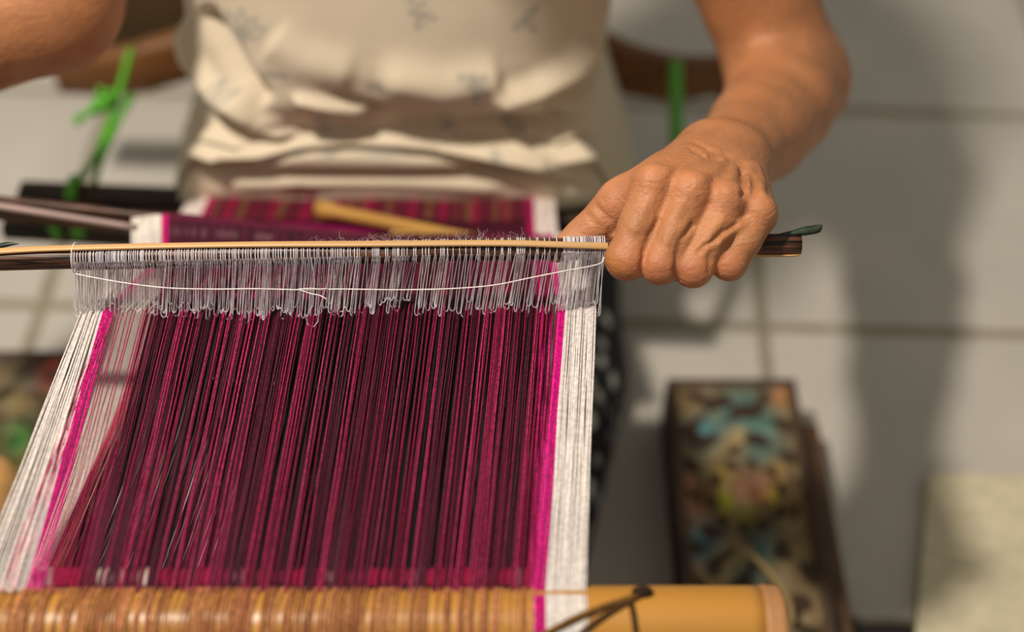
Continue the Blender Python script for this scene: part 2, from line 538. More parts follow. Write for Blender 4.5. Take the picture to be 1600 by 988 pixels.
def surface_nets(F, gx, gy, gz):
    S = F < 0
    nx, ny, nz = F.shape
    cs = np.zeros((nx - 1, ny - 1, nz - 1), np.uint8)
    for i in (0, 1):
        for j in (0, 1):
            for k in (0, 1):
                cs += S[i:nx - 1 + i, j:ny - 1 + j, k:nz - 1 + k]
    act = (cs > 0) & (cs < 8)
    idx = np.argwhere(act)
    ids = np.full(act.shape, -1, np.int32)
    ids[act] = np.arange(len(idx))
    acc = np.zeros((len(idx), 3)); cnt = np.zeros(len(idx))
    I, J, K = idx.T
    corners = [(i, j, k) for i in (0, 1) for j in (0, 1) for k in (0, 1)]
    for c0 in corners:
        for ax in range(3):
            if c0[ax]:
                continue
            c1 = list(c0); c1[ax] = 1
            f0 = F[I + c0[0], J + c0[1], K + c0[2]]; f1 = F[I + c1[0], J + c1[1], K + c1[2]]
            m = (f0 < 0) != (f1 < 0)
            t = np.where(m, f0 / np.where(m, f0 - f1, 1), 0)
            p0 = np.stack([gx[I + c0[0]], gy[J + c0[1]], gz[K + c0[2]]], 1)
            p1 = np.stack([gx[I + c1[0]], gy[J + c1[1]], gz[K + c1[2]]], 1)
            acc += np.where(m[:, None], p0 + (p1 - p0) * t[:, None], 0)
            cnt += m
    V = acc / cnt[:, None]
    faces = []
    for ax in range(3):
        sl0 = [slice(None)] * 3; sl1 = [slice(None)] * 3
        sl0[ax] = slice(0, -1); sl1[ax] = slice(1, None)
        A, B = S[tuple(sl0)], S[tuple(sl1)]
        e = np.argwhere(A != B)
        o1, o2 = [x for x in range(3) if x != ax]
        e = e[(e[:, o1] > 0) & (e[:, o2] > 0) & (e[:, o1] < F.shape[o1] - 1) & (e[:, o2] < F.shape[o2] - 1)]
        inside = A[tuple(e.T)]
        q = []
        for d1, d2 in ((-1, -1), (0, -1), (0, 0), (-1, 0)):
            g = e.copy(); g[:, o1] += d1; g[:, o2] += d2
            q.append(ids[tuple(g.T)])
        q = np.stack(q, 1)
        flip = inside if ax != 1 else ~inside
        q[~flip] = q[~flip][:, ::-1]
        faces.append(q)
    return V, np.concatenate(faces)

V, Fq = surface_nets(FIELD, GX, GY, GZ)
# light relaxation
for _ in range(2):
    s_ = np.zeros_like(V); n_ = np.zeros(len(V))
    for a_, b_ in ((0, 1), (1, 2), (2, 3), (3, 0)):
        np.add.at(s_, Fq[:, a_], V[Fq[:, b_]]); np.add.at(n_, Fq[:, a_], 1)
        np.add.at(s_, Fq[:, b_], V[Fq[:, a_]]); np.add.at(n_, Fq[:, b_], 1)
    V = V * 0.5 + 0.5 * s_ / np.maximum(n_, 1)[:, None]
skin = np.tile(lin(175, 117, 77), (len(V), 1))
def tint(c, r, col, w):
    global skin
    d = np.linalg.norm(V - c, axis=1)
    k = (w * np.exp(-(d / r) ** 2))[:, None]
    skin = skin * (1 - k) + np.asarray(col) * k
for q in 'imrp':
    tint(MC[q][0] + (0, -.004, .010), .012, lin(196, 128, 88), .5)
    tint(PI[q][0] + (0, -.008, .004), .011, lin(188, 112, 78), .5)
    tint(tri(MC[q][0], PI[q][0], .5) + (0, -.008, .006), .010, lin(176, 124, 82), .35)
tint(PI['i'][0] + (-.006, -.006, .0), .008, lin(176, 112, 30), .55)
tint(TM + (0, 0, .01), .016, lin(204, 134, 98), .5)
tint(TT, .02, lin(214, 146, 108), .6)
body_acc = Acc()
body_acc.add(V, [], skin)
body_acc.f = Fq.tolist()
body = obj('body', body_acc, M['skin'], person)

# hair: close cap with a bun
a = Acc()
th = np.linspace(0, 2 * math.pi, 40, endpoint=False)
rows = []
for ph in np.linspace(0.02, 1.75, 18):
    r = 0.090 * math.sin(ph)
    rows.append(np.stack([hd[0] + r * np.cos(th), hd[1] + 0.025 + r * 1.08 * np.sin(th), np.full_like(th, hd[2] + 0.03 + 0.088 * math.cos(ph)) + np.where(np.sin(th) < -0.3, 0.02 * smooth(0.6, 1.7, ph), 0)], 1))
a.grid(np.array(rows), lin(70, 66, 62), closed=True)
rows = []
for ph in np.linspace(0.02, math.pi - .02, 12):
    r = 0.036 * math.sin(ph)
    rows.append(np.stack([hd[0] + r * np.cos(th), hd[1] + 0.125 + 0.03 * np.cos(ph) * np.ones_like(th), hd[2] + 0.02 + r * np.sin(th)], 1))
a.grid(np.array(rows), lin(80, 76, 72), closed=True)
obj('hair', a, M['hair'], person)

# blouse -----------------------------------------------------------
def poly_dist(U, Vv, pl):
    d = np.full(U.shape, 1e9); s_at = np.zeros(U.shape)
    n = len(pl) - 1
    for i in range(n):
        (x0, y0), (x1, y1) = pl[i], pl[i + 1]
        L = (x1 - x0) ** 2 + (y1 - y0) ** 2
        t = np.clip(((U - x0) * (x1 - x0) + (Vv - y0) * (y1 - y0)) / L, 0, 1)
        dd = np.hypot(U - x0 - t * (x1 - x0), Vv - y0 - t * (y1 - y0))
        m = dd < d
        d = np.where(m, dd, d); s_at = np.where(m, (i + t) / n, s_at)
    return d, s_at

ZK = np.array([.196, .205, .218, .232, .238, .248, .258, .266, .274, .285, .300, .330, .370, .410, .46, .52, .56, .585])
YF = np.array([.680, .674, .672, .675, .684, .672, .672, .682, .689, .681, .674, .6745, .682, .690, .71, .735, .755, .765])
YB = np.array([.895, .895, .893, .890, .888, .888, .888, .888, .888, .888, .888, .888, .886, .885, .883, .875, .86, .85])
HW = np.array([.188, .188, .186, .180, .175, .177, .173, .164, .157, .153, .150, .150, .152, .155, .158, .160, .130, .075])
def dense(k, n):
    # arc-length-ish resample along the profile
    s = np.concatenate([[0], np.cumsum(np.hypot(np.diff(ZK), np.diff(YF)))])
    q = np.linspace(0, s[-1], n)
    out = np.interp(q, s, k)
    ker = np.hanning(11); ker /= ker.sum()
    pad = np.concatenate([np.full(5, out[0]), out, np.full(5, out[-1])])
    return np.convolve(pad, ker, 'valid')
NR, NC = 260, 460
z_, yf, yb, hw = (dense(k, NR) for k in (ZK, YF, YB, HW))
z_[0] = .196
# spend more columns on the front
tt = np.linspace(0, 1, NC, endpoint=False)
th = 2 * math.pi * tt
th = th + 0.45 * np.sin(th)          # th=pi (front) kept coarse/fine balance
thf = th - math.pi / 2               # front (-Y) at tt = 0
cy = (yf + yb) / 2; b_ = (yb - yf) / 2
ct, st = np.cos(thf), np.sin(thf)
ex = (0.40 + 0.42 * smooth(.24, .34, z_))[:, None]
sgn = lambda q: np.sign(q)[None] * np.abs(q)[None] ** ex
cx = -0.083 + 0.004 * np.sin(z_ * 20)
PX = cx[:, None] + hw[:, None] * sgn(ct)
PY = cy[:, None] + b_[:, None] * sgn(st)
PZ = np.repeat(z_[:, None], NC, 1) - (0.078 - 0.058 * smooth(.25, .40, z_))[:, None] * smooth(.55, 1.0, np.abs(ct))[None]
pts = np.stack([PX, PY, PZ], -1)
U, Vp, T = proj(pts)
front = smooth(0.15, -0.25, st)[None, :] * np.ones_like(U)
nrm = np.stack([sgn(ct) * b_[:, None] / 0.12, sgn(st) * np.ones((NR, 1)), np.zeros((NR, NC))], -1)
nrm /= np.linalg.norm(nrm, axis=-1, keepdims=True) + 1e-9
disp = np.zeros_like(U)
FOLDS = [  # (polyline on the photograph, width px, height m)
    ([(262, 240), (325, 260), (400, 254), (470, 234), (560, 230), (632, 233), (741, 256), (807, 272), (872, 284), (960, 290)], 6, -.0075),
    ([(270, 215), (330, 238), (410, 236), (480, 218), (560, 212), (650, 218), (745, 236), (830, 256), (920, 268)], 9, .0055),
    ([(680, 212), (785, 219), (850, 224), (872, 236), (945, 208)], 6, -.006),
    ([(500, 140), (550, 164), (600, 180), (654, 188), (785, 190), (860, 192), (940, 172)], 10, -.007),
    ([(286, 20), (306, 88), (347, 146), (404, 186), (480, 206)], 8, .009),
    ([(310, 8), (347, 66), (380, 124), (420, 168)], 14, -.008),
    ([(300, 120), (330, 160), (365, 188), (430, 210)], 7, -.008),
    ([(296, 160), (330, 205), (395, 222)], 9, .007),
    ([(278, 190), (310, 222), (360, 236)], 8, .005),
    ([(455, 150), (520, 165), (585, 180)], 8, .005),
    ([(935, 60), (890, 110), (830, 140), (760, 160)], 16, .008),
    ([(940, 110), (900, 150), (850, 175)], 12, -.008),
    ([(590, 120), (690, 140), (790, 120)], 30, .006),
    ([(420, 60), (470, 95), (560, 115)], 30, .003),
    ([(700, 196), (790, 200), (860, 205)], 7, .005),
    ([(860, 245), (900, 240), (940, 232)], 10, .006),
    ([(455, 296), (470, 304), (490, 310)], 12, -.003),
    ([(330, 286), (600, 276), (800, 294)], 14, .003),
]
for pl, w, h in FOLDS:
    d, s_at = poly_dist(U, Vp, pl)
    fade = smooth(0, .12, s_at) * smooth(1, .88, s_at)
    disp += h * np.exp(-(d / w) ** 2) * (0.08 + 0.92 * fade)
disp *= 1.45 * front
pts = pts + nrm * disp[..., None]
colr = np.tile(lin(217, 203, 178), (NR, NC, 1))
INK = lin(128, 134, 132)
PRINT = []
def leaf(x, y, ang, L, w):
    t = np.linspace(0, 1, 7)
    out = []
    for s in (1, -1):
        out.append([(x + L * q * math.cos(ang) - s * w * math.sin(math.pi * q) * math.sin(ang), y + L * q * math.sin(ang) + s * w * math.sin(math.pi * q) * math.cos(ang)) for q in t])
    return out
for x, y, angs, L in ((378, 62, (-2.7, -2.1, -1.6, -1.0, -.45), 46), (735, 128, (-2.4, -1.6, -.8, .3), 26), (590, 140, (-2.6, -1.9, -1.1, -.4), 22),
                      (340, 150, (-2.2, -1.2, -.2), 30), (520, 232, (1.0, 2.0, 2.6), 18), (600, 236, (.6, 1.4, 2.2), 16), (460, 228, (1.2, 2.1), 20), (800, 205, (-2.2, -1.2, -.4), 18),
                      (700, 205, (-2.0, -.9), 16), (560, 236, (.9, 1.8), 18), (850, 250, (1.2, 2.2), 16), (770, 232, (.8, 2.0), 14), (660, 20, (.5, 2.0, 3.2), 24), (820, 30, (-.8, .8, 2.4), 26), (500, 195, (-2.0, -1.0), 20)):
    for an in angs:
        PRINT += [(p, 2.6) for p in leaf(x, y, an, L * random.uniform(.8, 1.1), L * .17)]
PRINT += [([(378, 62), (382, 90), (390, 120)], 3), ([(735, 128), (742, 160)], 3), ([(640, 0), (650, 8), (662, 6)], 3), ([(655, 30), (660, 42), (650, 44)], 2.5),
          ([(410, 118), (430, 116), (448, 118)], 5), ([(578, 190), (580, 210)], 4), ([(505, 192), (512, 208)], 4)]
inkw = np.zeros_like(U)
for pl, w in PRINT:
    d, _s = poly_dist(U, Vp, pl)
    inkw = np.maximum(inkw, np.exp(-(d / w) ** 2) * 0.62)
inkw *= front
colr = colr * (1 - inkw[..., None]) + INK * inkw[..., None]
a = Acc()
a.grid(pts, colr, closed=True)
# closed neckline and turned-in hem
hem = pts[0].copy(); hem2 = hem * 1.0
cen = hem.mean(0); hem2 = cen + (hem - cen) * 0.97; hem2[:, 2] += 0.012
a.grid(np.stack([hem2, hem]), np.tile(lin(205, 190, 160), (2, NC, 1)), closed=True)
blouse = obj('blouse', a, M['cloth'], person)
# short sleeves
for s0, e0, nm in ((SH, EL, 'sleeve'), (SL, ELL, 'sleeve')):
    a = Acc()
    pth = np.array([tri(s0 + np.array([-0.02 * np.sign(e0[0] - s0[0]), 0, .01]), tri(s0, e0, .42), q) for q in np.linspace(0, 1, 8)])
    a.tube(pth, np.linspace(.058, .056, 8), n=24, col=lin(217, 203, 178), cap=False)
    obj(nm, a, M['cloth'], person)

# sarong over the outstretched legs
a = Acc()
ys = np.linspace(0.93, 0.16, 60)
kY = [.16, .30, .45, .574, .65, .715, .80, .93]
kW = [.085, .105, .130, .160, .180, .176, .180, .150]
kH = [.070, .085, .105, .120, .130, .135, .150, .150]
rows = []
for y in ys:
    w = np.interp(y, kY, kW); h = np.interp(y, kY, kH)
    ph = np.linspace(0, math.pi, 50)
    xx = -0.083 - w * np.cos(ph)
    zz = h * np.sin(ph) ** 0.7 * (1 - 0.22 * np.exp(-((xx + .083) / .03) ** 2) * smooth(.8, .6, y)) + 0.002
    zz = zz + 0.003 * np.sin(xx * 90 + y * 25)
    rows.append(np.stack([xx, np.full_like(xx, y), np.maximum(zz, 0.002)], 1))
a.grid(np.array(rows)[:, ::-1])
a.add(rows[0], [tuple(range(50))]); a.add(rows[-1], [tuple(range(49, -1, -1))])
obj('sarong', a, M['sarong'], person)

# ------------------------------------------------------------------ heddle rod
heddle = thing('heddle_rod', 'dark round heddle rod wrapped with white loops, gripped by the hand above the warp', 'rod')
R0, R1 = P(-60, 407.5, .700), P(1250, 381, .700)
rod_r = 0.0057
RD = (R1 - R0) / np.linalg.norm(R1 - R0)
def rod_at(u):
    """axis point under photo column u"""
    s = (u - proj(R0)[0]) / (proj(R1)[0] - proj(R0)[0])
    return R0 + (R1 - R0) * s
ROD_V = lambda u: proj(rod_at(u))[1]
a = Acc()
n = 60
path = np.array([R0 + (R1 - R0) * q for q in np.linspace(0, 1, n)])
path[:, 2] += 0.0003 * np.sin(np.linspace(0, 23, n)); 
rr = rod_r * (1 + 0.03 * np.sin(np.linspace(0, 31, n)))
a.tube(path, rr, n=24, col=lin(70, 42, 28))
obj('rod', a, M['dark_wood'], heddle)
# splint on top
a = Acc()
SP = [(-60, 399), (0, 394), (60, 390.5), (118, 388.5), (200, 386.5), (300, 384.5), (420, 383), (560, 382.5), (700, 381.5), (800, 381.5), (870, 383.5), (948, 386)]
spp = spline([(u, v, 0) for u, v in SP], 80)
rows = []
for u, v, _ in spp:
    c = rod_at(u)
    hv = (ROD_V(u) - v) / FPX * .7      # height above the axis in the lens plane
    hv = min(hv, rod_r * 1.12)
    dn = math.sqrt(max((rod_r + .0018) ** 2 - hv ** 2, (0.0012) ** 2))
    cc = c + UP * hv - FW * dn
    nr = (UP * hv - FW * dn); nr /= np.linalg.norm(nr)
    sd = np.cross(RD, nr)
    w_, h_ = 0.0018, 0.0009
    ang = np.linspace(0, 2 * math.pi, 10, endpoint=False)
    rows.append(np.array([cc + sd * w_ * math.copysign(abs(math.cos(q)) ** .6, math.cos(q)) + nr * h_ * math.copysign(abs(math.sin(q)) ** .6, math.sin(q)) for q in ang]))
a.grid(np.array(rows), lin(188, 148, 98), closed=True)
a.add(rows[-1], [tuple(range(10))], lin(190, 150, 100))
obj('splint', a, M['splint'], heddle)['label'] = 'pale bamboo splint lying along the rod'
# heddle loops
RED = [lin(158, 28, 76), lin(138, 20, 62), lin(172, 44, 92), lin(118, 16, 52)]
loops = Acc(); wraps = Acc()
us = []
u = 119.0
while u < 946:
    if u < 240: st_ = random.choice([2.2, 3.0, 3.4, 4.6])
    elif u < 560: st_ = random.choice([2.6, 3.6, 4.6, 6.4])
    elif u < 850: st_ = random.choice([2.4, 3.2, 5.0, 8.5, 10.0])
    elif u < 872: st_ = random.choice([8, 11])
    else: st_ = random.choice([1.9, 2.4, 3.2])
    us.append(u); u += st_
BOT = [(118, 492), (170, 488), (230, 484), (300, 488), (380, 492), (430, 490), (488, 492), (560, 484), (620, 480), (680, 484), (730, 486), (800, 480), (840, 486), (900, 486), (945, 482)]
LEAN = [(118, 0), (250, -3), (420, -6), (560, -10), (700, -13), (850, -17), (880, -14), (945, -9)]
def loop_bottom(u):
    return np.interp(u, *zip(*BOT)) + random.uniform(-14, 10)
T_BOT = .7155
for k, u in enumerate(us):
    c = rod_at(u)
    g = lin(*random.choice([(214, 208, 214), (198, 192, 200), (226, 222, 226)]))
    # turn around the rod
    ang = np.linspace(0, 2 * math.pi, 17)
    tw = random.uniform(.0000, .0006)
    ring = np.array([c + RD * (tw * q / 6.28) + (UP * math.cos(q) - FW * math.sin(q)) * (rod_r + .00042) for q in ang])
    wraps.tube(ring, .00030, n=4, col=g, cap=False)
    vb = loop_bottom(u)
    if random.random() < .03: vb += 14
    ln = np.interp(u, *zip(*LEAN)) + random.uniform(-3, 3)
    w = random.choice([2.0, 2.8, 3.6, 4.6])
    vt = ROD_V(u) + 6
    pts_ = []
    for q in np.linspace(0, 1, 4):
        pts_.append(P(u + ln * q - w * .35 - w * .65 * q, vt + (vb - 6 - vt) * q, .6935 + (T_BOT - .6935) * q ** .8))
    for q in np.linspace(math.pi, 0, 6)[1:-1]:
        pts_.append(P(u + ln + w * math.cos(q), vb - 6 + 7 * math.sin(q), T_BOT))
    for q in np.linspace(1, 0, 4):
        pts_.append(P(u + ln * q + w * .35 + w * .65 * q, vt + (vb - 6 - vt) * q, .6935 + (T_BOT - .6935) * q ** .8))
    loops.tube(np.array(pts_), .00023, n=4, col=g, cap=False)
# the big slack loop
loops.tube(np.array([P(*q) for q in [(486, 402, .6935), (492, 440, .700), (489, 478, .709), (478, 496, .711), (481, 508, .711), (490, 511, .711), (497, 503, .711), (500, 480, .709), (512, 440, .70), (516, 402, .6935)]]), .00025, n=4, col=lin(205, 200, 208), cap=False)
obj('thread_wrap', wraps, M['nylon'], heddle, kind='stuff')
obj('heddle_loop', loops, M['nylon'], heddle, kind='stuff')
a = Acc()
gl = [(118, 428), (150, 434.5), (200, 443), (260, 450), (330, 452), (400, 451.5), (470, 453), (530, 452), (620, 453), (700, 451.5), (770, 446), (830, 434), (880, 424), (935, 413), (944, 402)]
a.tube(spline([P(u, v, .6915) for u, v in gl], 90), .00033, n=5, col=lin(236, 228, 226), cap=False)
a.tube(spline([P(u, v, .691) for u, v in [(466, 452), (485, 451), (500, 452), (512, 451)]], 10), .0003, n=5, col=lin(236, 228, 226))
a.tube(spline([P(u, v, .691) for u, v in [(468, 453), (486, 459), (500, 462), (511, 468)]], 12), .0003, n=5, col=lin(236, 228, 226))
a.tube(np.array([rod_at(119) + (UP * math.cos(q) - FW * math.sin(q)) * (rod_r + .0026) for q in np.linspace(0, 6.28, 20)]), .0003, n=5, col=lin(230, 224, 226))
obj('guide_thread', a, M['white_thread'], heddle)
# loose fibres standing on the rod
a = Acc()
for k in range(130):
    u = random.uniform(480, 870)
    s0 = rod_at(u) + UP * rod_r
    h = random.uniform(.001, .004)
    p = [s0]
    for q in range(5):
        p.append(p[-1] + RD * random.uniform(-.0015, .0015) + UP * random.uniform(-.2, 1) * h / 2 - FW * random.uniform(-.001, .001))
    a.tube(np.array(p), .00006, n=3, col=lin(200, 170, 180), cap=False)
obj('fibre', a, M['nylon'], heddle, kind='stuff')
# dark leaf ties at both ends
def blade(path, w, nrm_, col):
    path = np.asarray(path); w = np.broadcast_to(w, (len(path),))
    rows = []
    for i, p in enumerate(path):
        t = path[min(i + 1, len(path) - 1)] - path[max(i - 1, 0)]
        t /= np.linalg.norm(t)
        sd = np.cross(t, nrm_); sd /= np.linalg.norm(sd)
        rows.append([p - sd * w[i], p + nrm_ * .0004, p + sd * w[i], p - nrm_ * .0003])
    a = Acc(); a.grid(np.array(rows), col, closed=True)
    return a
a = blade(spline([P(u, v, .698) for u, v in [(1205, 371), (1235, 366), (1258, 361), (1276, 358), (1285, 351)]], 16), np.interp(np.linspace(0, 1, 16), [0, .5, .8, 1], [.001, .0024, .0023, .0003]), -FW, lin(48, 62, 46))
obj('leaf_tie', a, M['leaf'], heddle)['label'] = 'curled dark green tie at the hand end of the rod'
a = blade(spline([P(u, v, .697) for u, v in [(-40, 392), (-10, 386), (12, 382), (29, 381)]], 12), np.interp(np.linspace(0, 1, 12), [0, .6, 1], [.001, .0014, .0003]), -FW, lin(48, 60, 48))
obj('leaf_tie', a, M['leaf'], heddle)
a = blade(spline([P(u, v, .6985) for u, v in [(1160, 398), (1200, 399.5), (1238, 399), (1249, 397.5)]], 10), .0008, -FW, lin(196, 150, 100))
obj('splint_tail', a, M['splint'], heddle)

# ------------------------------------------------------------------ warp and woven cloth
warp = thing('warp', 'crimson and black warp with white borders stretched from heddle rod to bamboo beam', 'warp')
BEAM_C = P(0, 985, .615); BEAM_Y, BEAM_Z, BEAM_R = BEAM_C[1], BEAM_C[2], 0.0195
FELL_Y, FELL_Z = .590, .270
def Xat(u, t): return (u - 800) / FPX * t
def end_pt(u, v=921):
    """where a thread lands on the back of the beam"""
    ang = math.radians(57)      # from +Y towards +Z
    y = BEAM_Y + BEAM_R * math.cos(ang); z = BEAM_Z + BEAM_R * math.sin(ang)
    t = (np.array([0, y, z - CAM_Z])) @ FW
    return np.array([Xat(u, t), y, z])
def wrap_path(x, r, a0=57, a1=250, n=14):
    return [np.array([x, BEAM_Y + (BEAM_R + r + .0009) * math.cos(math.radians(q)), BEAM_Z + (BEAM_R + r + .0009) * math.sin(math.radians(q))]) for q in np.linspace(a0, a1, n)]
def thread(acc, u0, u1, r, col, wrap=False, dz=0.0, jit=.6, back=True, vtop=None):
    """u0: photo column at the heddles, u1: at the beam"""
    vb = vtop if vtop is not None else np.interp(u0, *zip(*BOT)) + random.uniform(-4, 3)
    h = P(u0, vb, T_BOT) + np.array([0, 0, dz])
    e = end_pt(u1) + np.array([0, 0, dz * .3])
    p = []
    if back:
        xb = h[0] * 0.985 - .002
        p += [np.array([xb, FELL_Y, FELL_Z]), tri(np.array([xb, FELL_Y, FELL_Z]), h, .5) + np.array([random.uniform(-1, 1) * .0004, 0, 0])]
    p.append(h)
    for q in (.2, .4, .6, .8):
        m = tri(h, e, q)
        m = m + np.array([random.uniform(-1, 1) * .0004 * jit, 0, random.uniform(-1, 1) * .0005 * jit])
        p.append(m)
    p.append(e)
    if wrap:
        p += wrap_path(e[0], r)[1:]
    acc.tube(np.array(p), r, n=4, col=col, cap=False)

def fr(a0, a1, s): return a0 + (a1 - a0) * s
# white borders
acc = Acc()
for s in np.linspace(0, 1, 21):
    s2 = s + random.uniform(-.02, .02)
    thread(acc, fr(126, 160, s2), fr(-46, 36, s2), .00046, lin(*random.choice([(236, 226, 220), (224, 214, 212), (244, 236, 232)])) * .86, wrap=False, jit=.8)
for s in np.linspace(0, 1, 30):
    s2 = s + random.uniform(-.015, .015)
    thread(acc, fr(884, 931, s2), fr(853, 915, s2), .00044, lin(*random.choice([(234, 226, 220), (220, 210, 206), (240, 234, 228)])) * .86, wrap=True, jit=1.0)
for s in np.linspace(0, 1, 18):     # second layer under the right border
    thread(acc, fr(888, 926, s), fr(856, 912, s), .00044, lin(200, 190, 186), wrap=False, dz=-.003, jit=1.5)
obj('white_border_thread', acc, M['white_thread'], warp, kind='stuff')
# magenta edges
acc = Acc()
MAG = [lin(206, 10, 130), lin(186, 8, 112), lin(222, 40, 150)]
for s in np.linspace(0, 1, 6):
    thread(acc, fr(162, 174, s), fr(40, 62, s), .00042, random.choice(MAG), wrap=False)
for s in np.linspace(0, 1, 5):
    thread(acc, fr(873, 882, s), fr(836, 850, s), .00042, random.choice(MAG), wrap=True)
for s in np.linspace(0, 1, 9):
    thread(acc, fr(846, 862, s), fr(826, 842, s), .00040, random.choice(MAG + [lin(170, 20, 84)]), wrap=False, dz=-.002)
for s in np.linspace(0, 1, 5):      # a few that wander across the left border
    thread(acc, fr(166, 178, s), fr(2, 20, s), .00030, lin(190, 70, 110), wrap=False, jit=1.5)
obj('magenta_thread', acc, M['thread'], warp, kind='stuff')
# red threads in uneven groups
acc = Acc()
for u0 in (176, 181, 187, 192, 199, 206, 213, 221, 866, 869, 871):
    s = (u0 - 176) / (872 - 176)
    thread(acc, u0 + random.uniform(-2, 2), fr(62, 838, s ** 1.03), .00030, random.choice(RED[:2]), jit=1)
u = 224.0
while u < 864:
    s = (u - 176) / (872 - 176)
    k = random.random()
    if k < .32:
        col, r, dz = random.choice(RED) * random.uniform(.75, 1.1), random.uniform(.00034, .00042), 0
    elif k < .72:
        col, r, dz = lin(84, 20, 46) * random.uniform(.6, 1.2), random.uniform(.00032, .0004), random.choice([-.001, -.003])
    else:
        col = None
    if col is not None:
        thread(acc, u, fr(62, 838, s) + random.uniform(-3, 3), r, col, wrap=False, dz=dz)
    u += random.choice([2.0, 2.3, 2.6, 3.0])
obj('red_thread', acc, M['thread'], warp, kind='stuff')
# dark threads just below them
acc = Acc()
DK = [lin(34, 14, 24), lin(22, 20, 24), lin(48, 14, 28), lin(40, 12, 26), lin(18, 24, 28)]
u = 232.0
while u < 846:
    s = (u - 176) / (872 - 176)
    thread(acc, u, fr(62, 838, s) + random.uniform(-4, 4), random.uniform(.0004, .0005), random.choice(DK), dz=-.006 + random.uniform(-.002, .002))
    u += random.choice([2.2, 2.8, 3.4, 4.5])
obj('dark_thread', acc, M['thread'], warp, kind='stuff')
# lower half of the shed
acc = Acc()
Y0, Z0 = BEAM_Y + .012, BEAM_Z - .016
def low(x, x1, r, col, jit=.0006):
    p = [np.array([x1, Y0, Z0]), np.array([fr(x1, x, .5) + random.uniform(-jit, jit), fr(Y0, .50, .5), fr(Z0, .272, .5)]), np.array([x, .50, .272]), np.array([x, FELL_Y, FELL_Z - .004])]
    acc.tube(np.array(p), r, n=4, col=col, cap=False)
t_l = (np.array([0, .50, .272 - CAM_Z])) @ FW
t_b = (np.array([0, Y0, Z0 - CAM_Z])) @ FW
XL0, XL1 = Xat(231, t_l), Xat(846, t_l)
XB0, XB1 = Xat(40, t_b), Xat(826, t_b)
nl = 300
for k in range(nl):
    s = (k + random.uniform(-.3, .3)) / (nl - 1)
    stripe = math.sin(s * 61) + math.sin(s * 23 + 1) + random.uniform(-1, 1)
    col = lin(66, 15, 36) if stripe > .4 else (lin(20, 18, 22) if stripe < -.6 else lin(42, 13, 26))
    if .915 < s < .972: col = lin(18, 20, 24)
    if s < .02 or s > .975: col = lin(160, 14, 84)
    low(fr(XL0, XL1, s), fr(XB0, XB1, s), .00052, col)
obj('lower_thread', acc, M['thread'], warp, kind='stuff')
acc = Acc()
for k in range(17):
    s = k / 16
    low(fr(Xat(176, t_l), XL0 - .001, s), fr(Xat(22, t_b), XB0, s), .00040, lin(206, 196, 188))
    low(fr(XL1 + .001, Xat(886, t_l), s), fr(XB1, Xat(868, t_b), s), .00040, lin(206, 196, 188))
for k in range(6):
    s = k / 5
    low(fr(Xat(232, t_l), Xat(250, t_l), s), fr(Xat(38, t_b), Xat(60, t_b), s), .0004, lin(176, 140, 84))
obj('lower_border_thread', acc, M['white_thread'], warp, kind='stuff')
# thin brownish threads that pass on over the beam
acc = Acc()
for k in range(300):
    u1 = random.uniform(-60, 836)
    x = end_pt(u1)[0]
    r = random.uniform(.00028, .00045)
    pth = wrap_path(x, r * .6, 50, 250, 16)
    sl = random.uniform(-.0015, .005) * (1.6 - u1 / 600)
    pth = [p + np.array([-sl * (i / 6.0) * .6, 0, 0]) for i, p in enumerate(pth)]
    acc.tube(np.array(pth), r, n=4, col=lin(*random.choice([(166, 108, 62), (160, 102, 66), (184, 130, 74), (150, 94, 64), (172, 116, 76)])), cap=False)
obj('beam_thread', acc, M['thread'], warp, kind='stuff')
# narrow woven heading along the beam
rows, cols = [], []
for y, dz in ((.2950, .0006), (.2922, .0016), (.2885, .0018), (.2855, .0014)):
    us_ = np.linspace(52, 838, 170)
    t = (np.array([0, y, .3685 - CAM_Z])) @ FW
    rows.append(np.stack([Xat(us_, t), np.full(170, y), np.full(170, .3672 + dz) + .0003 * np.sin(us_ * .2)], 1))
    c = np.tile(lin(136, 8, 52), (170, 1))
    c[np.sin(us_ * .11) + np.sin(us_ * .05) > .9] = lin(96, 22, 40)
    c[(us_ > 152) & (us_ < 196)] = lin(186, 176, 166); c[(us_ > 202) & (us_ < 232)] = lin(176, 160, 152)
    c[(us_ > 60) & (us_ < 80)] = lin(184, 152, 156)
    for q in (375, 515, 655, 808):
        c[np.abs(us_ - q) < 7] = lin(168, 120, 130)
    cols.append(c)
a = Acc(); a.grid(np.array(rows), np.array(cols))
obj('woven_heading', a, M['weave'], warp)

